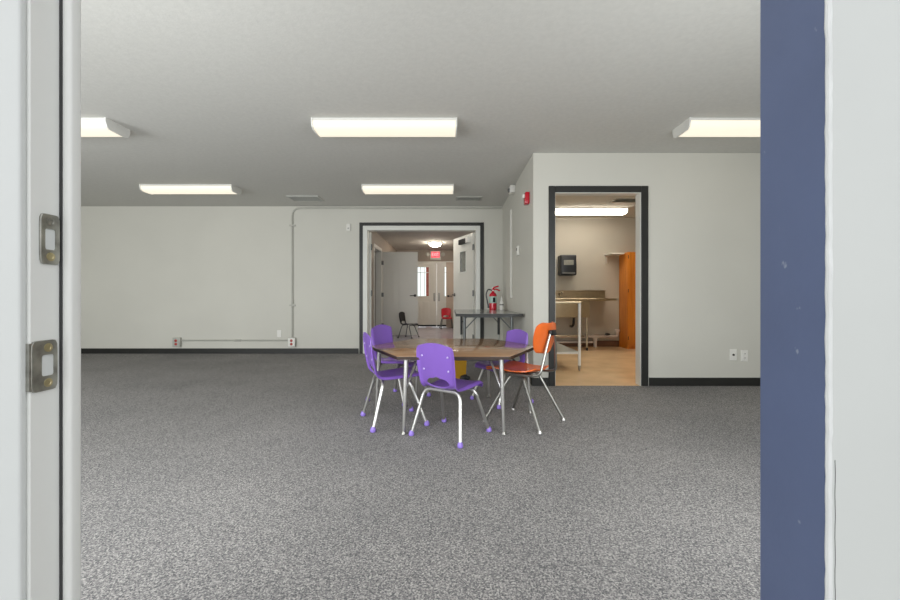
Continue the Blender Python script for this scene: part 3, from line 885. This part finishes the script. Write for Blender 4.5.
# ------------------------------------------------------------------ hexagonal table
t = thing('activity_table', 'low hexagonal school table with a glossy brown laminate top', 'table', (.025, 3.315, 0))
hexa = [(.675, 0), (.372, .60), (-.372, .60), (-.675, 0), (-.372, -.60), (.372, -.60)]
bm = new_bm(); add_prism(bm, hexa, .513, .532, bevel=.0012); obj('tabletop', bm, M['table_top'], t)
bm = new_bm()
vo = [[bm.verts.new((x * s, y * s, z)) for x, y in hexa] for s, z in ((1.0003, .511), (1.006, .511), (1.006, .5308), (1.0003, .5308))]
for k in range(6):
    for a in range(4):
        bm.faces.new((vo[a][k], vo[a][(k+1) % 6], vo[(a+1) % 4][(k+1) % 6], vo[(a+1) % 4][k]))
eb = obj('edge_band', bm, M['table_edge'], t); eb['label'] = 'dark brown edge band'
bm = new_bm()
hp = [(x * .78, y * .78, .498) for x, y in hexa]
for k in range(6):
    add_tube(bm, [hp[k], hp[(k+1) % 6]], .012, 8)
obj('apron_frame', bm, M['grey_metal'], t)
feet = [(.615, -.04), (.338, .50), (-.338, .50), (-.615, -.04), (-.338, -.548), (.338, -.548)]
for k, (fx, fy) in enumerate(feet):
    tx_, ty_ = fx * .955, fy * .955
    bm = new_bm()
    add_tube(bm, [(tx_, ty_, .511), (tx_ * .9 + fx * .1, ty_ * .9 + fy * .1, .46), (fx, fy, .015)], .016, 12, [.0165, .0165, .0105])
    add_box(bm, tx_ - .035, tx_ + .035, ty_ - .035, ty_ + .035, .507, .5115)
    lg = obj('leg', bm, M['chrome'], t)
    bm = new_bm(); add_lathe(bm, [(.016, 0), (.019, .004), (.014, .014), (.011, .02)], (fx, fy, 0), 12); obj('foot_glide', bm, M['dull_chrome'], lg)
    if k in (4, 5):
        sx = 1 if k == 5 else -1
        bm = new_bm()
        add_tube(bm, [(tx_ * .45 + fx * .55, ty_ * .45 + fy * .55, .285), (sx * .25, -.42, .510)], .008, 8)
        obj('brace', bm, M['chrome'], t)

# ------------------------------------------------------------------ folding table by the side wall
t = thing('folding_table', 'grey rectangular folding table against the short side wall', 'table', (0, 0, 0))
X0, X1, Y0, Y1 = .075, .845, 4.75, 6.50
t.location = ((X0 + X1) / 2, (Y0 + Y1) / 2, 0)
hx, hy = (X1 - X0) / 2, (Y1 - Y0) / 2
pbox('tabletop', M['grey_top'], (-hx, hx, -hy, hy, .712, .738), parent=t, bevel=.003)
bm = new_bm()
for b in ((-hx - .006, -hx, -hy - .006, hy + .006), (hx, hx + .006, -hy - .006, hy + .006), (-hx, hx, -hy - .006, -hy), (-hx, hx, hy, hy + .006)):
    add_box(bm, b[0], b[1], b[2], b[3], .706, .736)
e = obj('edge_band', bm, M['black_trim'], t); e['label'] = 'black edge band'
for sy, yy in ((-1, -hy + .19), (1, hy - .22)):
    for sx in (-1, 1):
        x = sx * (hx - .10)
        bm = new_bm(); add_tube(bm, [(x, yy, .708), (x, yy, .36)], .019, 10); lg = obj('leg', bm, M['grey_metal'] if sy < 0 else M['black_metal'], t)  # far pair in black: their shadow is put into the colour
        bm = new_bm(); add_tube(bm, [(x, yy, .37), (x, yy, .015)], .013, 10); obj('leg_insert', bm, M['dull_chrome'], lg)
        bm = new_bm(); add_lathe(bm, [(.017, 0), (.019, .005), (.015, .016)], (x, yy, 0), 12); obj('foot_glide', bm, M['black_metal'], lg)
        bm = new_bm(); add_tube(bm, [(x - sx * .012, yy, .55), (x - sx * .16, yy, .706)], .007, 8); obj('brace', bm, M['grey_metal'], t)
    pbox('crossbar', M['grey_metal'], (-hx + .115, hx - .115, yy - .010, yy + .010, .685, .7115), parent=t)

# fire extinguisher on the folding table
t = thing('fire_extinguisher', 'small red fire extinguisher standing on the grey folding table', 'fire extinguisher', (.655, 6.25, .738))
bm = new_bm(); add_lathe(bm, [(.050, 0), (.056, .006), (.057, .02), (.057, .215), (.052, .24), (.036, .262), (.022, .272), (.019, .285)], (0, 0, 0), 28); obj('cylinder', bm, M['red_paint'], t)
bm = new_bm(); add_lathe(bm, [(.0578, .105), (.0582, .106), (.0582, .205), (.0578, .206)], (0, 0, 0), 28); lb = obj('label_band', bm, M['ext_label'], t); lb['label'] = 'pale green and black label'
bm = new_bm()
for a0, a1 in ((-.15, .55),):
    n = 10
    for zz in ((.118, .19),):
        lo, hi = [], []
        for k in range(n + 1):
            a = -math.pi / 2 + a0 + (a1 - a0) * k / n
            lo.append(bm.verts.new((.0588 * math.cos(a), .0588 * math.sin(a), zz[0]))); hi.append(bm.verts.new((.0588 * math.cos(a), .0588 * math.sin(a), zz[1])))
        for k in range(n): bm.faces.new((lo[k], lo[k+1], hi[k+1], hi[k]))
bmesh.ops.solidify(bm, geom=list(bm.faces), thickness=.0004)
obj('pictogram_panel', bm, M['black_plastic'], lb)
bm = new_bm(); add_lathe(bm, [(.020, .285), (.020, .312), (.014, .318), (0, .318)], (0, 0, 0), 16); vv = obj('valve', bm, M['red_paint'], t)
bm = new_bm(); add_lathe(bm, [(.008, -.018), (.010, -.021), (.010, -.026), (0, -.026)], (0, 0, .298), 14, 'y'); obj('gauge', bm, M['white_metal'], vv)
bm = new_bm(); add_tube(bm, fillet([(-.01, 0, .318), (.02, 0, .345), (.085, 0, .362)], .02), .012, 8); add_tube(bm, fillet([(.0, 0, .31), (.05, 0, .318), (.105, 0, .292)], .02), .011, 8)
obj('handle', bm, M['red_paint'], t)
bm = new_bm(); add_tube(bm, fillet([(-.018, 0, .300), (-.075, -.005, .318), (-.108, -.008, .24), (-.085, -.01, .12), (-.072, -.01, .06)], .05, 8), .0095, 10); hs = obj('hose', bm, M['black_plastic'], t)
bm = new_bm(); add_tube(bm, [(-.0745, -.01, .085), (-.070, -.01, .03)], .012, 10, [.010, .014]); obj('nozzle', bm, M['black_plastic'], hs)

# white bottle
t = thing('spray_bottle', 'small white bottle beside the fire extinguisher', 'bottle', (.782, 6.22, .738))
bm = new_bm(); add_lathe(bm, [(.025, 0), (.029, .004), (.030, .02), (.030, .10), (.026, .122), (.016, .138), (.013, .146)], (0, 0, 0), 20); obj('body', bm, M['white_plastic'], t)
bm = new_bm(); add_lathe(bm, [(.0135, .146), (.016, .148), (.015, .178), (.007, .186), (.006, .205), (0, .206)], (0, 0, 0), 16); obj('cap', bm, M['white_metal'], t)
bm = new_bm(); add_lathe(bm, [(.0303, .072), (.0307, .073), (.0307, .086), (.0303, .087)], (0, 0, 0), 20); lb = obj('label_stripe', bm, M['black_plastic'], t); lb['label'] = 'black stripe'

# mustard bin on the carpet behind the hexagonal table, with a black bag against it
t = thing('storage_bin', 'mustard yellow bin on the carpet behind the hexagonal table', 'bin', (.09, 4.66, 0))
bm = new_bm()
def frust(bm, a0, b0, a1, b1, z0, z1):
    p = [[bm.verts.new((sx * a, sy * b, z)) for sx, sy in ((-1, -1), (1, -1), (1, 1), (-1, 1))] for a, b, z in ((a0, b0, z0), (a1, b1, z1))]
    for k in range(4): bm.faces.new((p[0][k], p[0][(k+1) % 4], p[1][(k+1) % 4], p[1][k]))
    return p
o_ = frust(bm, .085, .07, .10, .085, 0.004, .27); bm.faces.new(o_[0][::-1])
i_ = frust(bm, .080, .065, .095, .080, .012, .27); bm.faces.new(i_[0])
for k in range(4): bm.faces.new((o_[1][k], o_[1][(k+1) % 4], i_[1][(k+1) % 4], i_[1][k]))
obj('body', bm, M['yellow'], t)
bm = new_bm()
for b in ((-.108, .108, -.093, -.083), (-.108, .108, .083, .093), (-.108, -.098, -.083, .083), (.098, .108, -.083, .083)): add_box(bm, *b, .262, .276)
obj('rim', bm, M['yellow'], t)
pbox('base_lip', M['yellow'], (-.092, .092, -.078, -.070, 0, .022), parent=t, bevel=.003)
bm = new_bm()
bmesh.ops.create_icosphere(bm, subdivisions=3, radius=1.0)
for v in bm.verts:
    k = 1 + .10 * math.sin(v.co.x * 7 + v.co.y * 5) + .06 * math.sin(v.co.z * 9 + v.co.x * 4)
    v.co = Vector((v.co.x * .055 * k, v.co.y * .045 * k, max(0, .035 + v.co.z * .038 * k)))
tag(obj('cloth_bag', bm, M['black_plastic'], None, (.165, 4.52, 0)), 'small black bag lying on the carpet against the yellow bin', 'bag')

# ------------------------------------------------------------------ kitchen
# tall wood cabinet
t = thing('tall_cabinet', 'tall orange wooden cabinet at the kitchen back wall', 'cabinet', (3.20, 7.76, 0))
cw, cd, chh = .9, .37, 1.75
pbox('body', M['cabinet_wood'], (0, .02, -cd, 0, 0, chh), (cw - .02, cw, -cd, 0, 0, chh), (.02, cw - .02, -cd, 0, chh - .02, chh), (.02, cw - .02, -cd, 0, .06, .08), (.02, cw - .02, -.012, 0, .08, chh - .02), (.02, cw - .02, -cd + .04, -cd + .055, 0, .06), parent=t, bevel=.0015)
for i, (a, b) in enumerate(((.006, cw/2 - .002), (cw/2 + .002, cw - .006))):
    d = pbox('door', M['cabinet_wood'], (a, b, -cd - .02, -cd - .001, .07, chh - .006), parent=t, bevel=.003)
    hx_ = b - .03 if i == 0 else a + .03
    bm = new_bm(); add_lathe(bm, [(.008, -cd - .02), (.008, -cd - .035), (.016, -cd - .042), (.014, -cd - .05), (0, -cd - .052)], (hx_, 0, .95), 14, 'y'); obj('knob', bm, M['black_metal'], d)
    ox = a if i == 0 else b
    for z in (.2, 1.05, 1.66):
        bm = new_bm(); add_tube(bm, [(ox, -cd - .021, z - .03), (ox, -cd - .021, z + .03)], .006, 8); obj('hinge', bm, M['black_metal'], d)

# shelf on the back wall
t = thing('wall_shelf', 'white wall shelf left of the orange cabinet', 'shelf', (2.93, KYB, 1.72))
pbox('board', M['white_metal'], (0, .25, -.32, 0, 0, .022), parent=t, bevel=.002)
pbox('bracket', M['white_metal'], (.03, .05, -.25, 0, -.02, 0), (.03, .05, -.02, 0, -.15, -.02), parent=t)

# paper towel dispenser
t = thing('towel_dispenser', 'black paper towel dispenser on the kitchen wall above the sink', 'towel dispenser', (2.19, KYB, 1.34))
bm = new_bm(); add_box(bm, -.15, .15, -.22, 0, .0, .38, bevel=.025, segs=3); obj('cover', bm, M['black_plastic'], t)
pbox('front_window', M['grey_glass'], (-.09, .09, -.223, -.2195, .19, .28), parent=t)
pbox('outlet_slot', M['grey_metal'], (-.12, .12, -.224, -.219, .03, .055), parent=t)

# stainless sink with drainboard and backsplash
t = thing('kitchen_sink', 'stainless steel sink with drainboard and backsplash at the kitchen wall', 'sink', (1.60, 7.74, 0))
sz = .90
pbox('backsplash', M['steel'], (0, 1.32, -.03, 0, sz - .004, 1.065), (0, 1.32, -.06, -.03, 1.045, 1.065), parent=t, bevel=.003)
bm = new_bm()
# rim round the bowl opening, then the drainboard
add_box(bm, 0, .10, -.62, -.03, sz - .02, sz); add_box(bm, .80, 1.28, -.62, -.03, sz - .02, sz)
add_box(bm, .10, .80, -.62, -.54, sz - .02, sz); add_box(bm, .10, .80, -.12, -.03, sz - .02, sz)
add_box(bm, 0, 1.285, -.63, -.615, sz - .03, sz + .012, bevel=.003); add_box(bm, 1.275, 1.29, -.63, -.03, sz - .03, sz + .012, bevel=.003)
obj('drainboard', bm, M['steel'], t)
bm = new_bm()
add_box(bm, .10, .105, -.58, -.10, .58, sz - .02); add_box(bm, .835, .84, -.58, -.10, .58, sz - .02)
add_box(bm, .105, .835, -.58, -.575, .58, sz - .02); add_box(bm, .105, .835, -.105, -.10, .58, sz - .02)
add_box(bm, .105, .835, -.575, -.105, .58, .585); add_box(bm, .465, .470, -.575, -.105, .585, sz - .02)
obj('bowl', bm, M['steel'], t)
for x, y in ((.06, -.55), (.80, -.55), (.06, -.16), (.80, -.16)):
    bm = new_bm(); add_tube(bm, [(x, y, .60 if x > .1 else sz - .02), (x, y, .02)], .019, 10); lg = obj('leg', bm, M['steel'], t)
    bm = new_bm(); add_lathe(bm, [(.014, 0), (.02, .006), (.022, .04), (.02, .05)], (x, y, 0), 12); obj('foot', bm, M['black_metal'], lg)
bm = new_bm(); add_tube(bm, fillet([(.63, -.34, .58), (.63, -.34, .44), (.63, -.25, .40), (.63, -.15, .40)], .03), .022, 10)
obj('drain_pipe', bm, M['black_metal'], t)
bm = new_bm(); add_tube(bm, [(.06, -.40, .24), (.80, -.40, .24)], .012, 8); obj('cross_rail', bm, M['steel'], t)
bm = new_bm()
add_tube(bm, fillet([(.45, -.03, .97), (.45, -.07, .97), (.45, -.07, 1.02), (.45, -.30, 1.03), (.45, -.30, .98)], .025), .011, 10)
obj('faucet', bm, M['steel'], t)

# metal work table nearer the doorway
t = thing('work_table', 'metal work table with white legs and lower shelf in the kitchen', 'table', (1.02, 5.17, 0))
tw, td = .62, 1.35
pbox('tabletop', M['steel'], (0, tw + .015, -.02, td + .02, .852, .874), parent=t, bevel=.004)
pbox('lower_shelf', M['vent'], (.02, tw - .005, .015, td - .015, .215, .24), parent=t, bevel=.003)
bm = new_bm(); add_tube(bm, [(.03, .005, .225), (tw - .02, .005, .225)], .014, 10); obj('shelf_rail', bm, M['white_metal'], t)
for x, y in ((.025, .0), (tw - .008, .0), (.025, td), (tw - .008, td)):
    bm = new_bm(); add_tube(bm, [(x, y, .853), (x, y, .07)], .0185, 12); lg = obj('leg', bm, M['white_metal'], t)
    bm = new_bm(); add_lathe(bm, [(.008, 0), (.014, .01), (.016, .05), (.020, .055), (.020, .07)], (x, y, 0), 12); obj('bullet_foot', bm, M['dull_chrome'], lg)

# drain pipes along the kitchen back wall
bm = new_bm()
add_tube(bm, fillet([(1.2, 7.68, .20), (3.13, 7.68, .20), (3.13, 7.68, .33)], .05), .030, 12)
pp = obj('waste_pipe', bm, M['pvc']); tag(pp, 'white plastic waste pipe along the kitchen back wall', 'pipe')
bm = new_bm(); add_tube(bm, [(2.72, 7.68, .20), (2.72, 7.68, .0)], .032, 12); obj('down_pipe', bm, M['pvc'], pp)
bm = new_bm(); add_lathe(bm, [(.036, -.05), (.04, -.04), (.04, .04), (.036, .05)], (2.72, 7.68, .20), 14, 'x'); obj('tee_fitting', bm, M['pvc'], pp)
bm = new_bm(); add_lathe(bm, [(.038, 0), (.042, .004), (.042, .05), (.036, .055)], (3.13, 7.68, .28), 14); obj('cap_fitting', bm, M['pvc'], pp)
bm = new_bm(); add_lathe(bm, [(.05, .232), (.05, .25), (.03, .262), (0, .264)], (2.95, 7.68, 0), 14); cp = obj('cleanout_cap', bm, M['black_plastic'], pp); cp['label'] = 'black cap'
bm = new_bm(); add_tube(bm, [(1.2, 7.66, .095), (2.67, 7.66, .095)], .018, 10)
tag(obj('water_pipe', bm, M['pvc']), 'thin lower pipe under the waste pipe in the kitchen', 'pipe')

# outside, beyond the exit doors
G = 'brick pillars outside the exit doors'
for i, (x, lab) in enumerate(((-1.38, 'red brick pillar outside, left in the glass of the left exit door'), (-.78, 'red brick pillar outside, right in the glass of the left exit door'), (.0, 'red brick pillar outside, seen through the right exit door'))):
    b = thing('brick_pillar', lab, 'pillar', (x, 15.2, -.02), 0, G)
    pbox('shaft', M['brick'], (-.10, .10, -.15, .15, 0, 2.6), parent=b)
    pbox('cap', M['concrete'], (-.14, .14, -.19, .19, 2.6, 2.7), parent=b, bevel=.01)
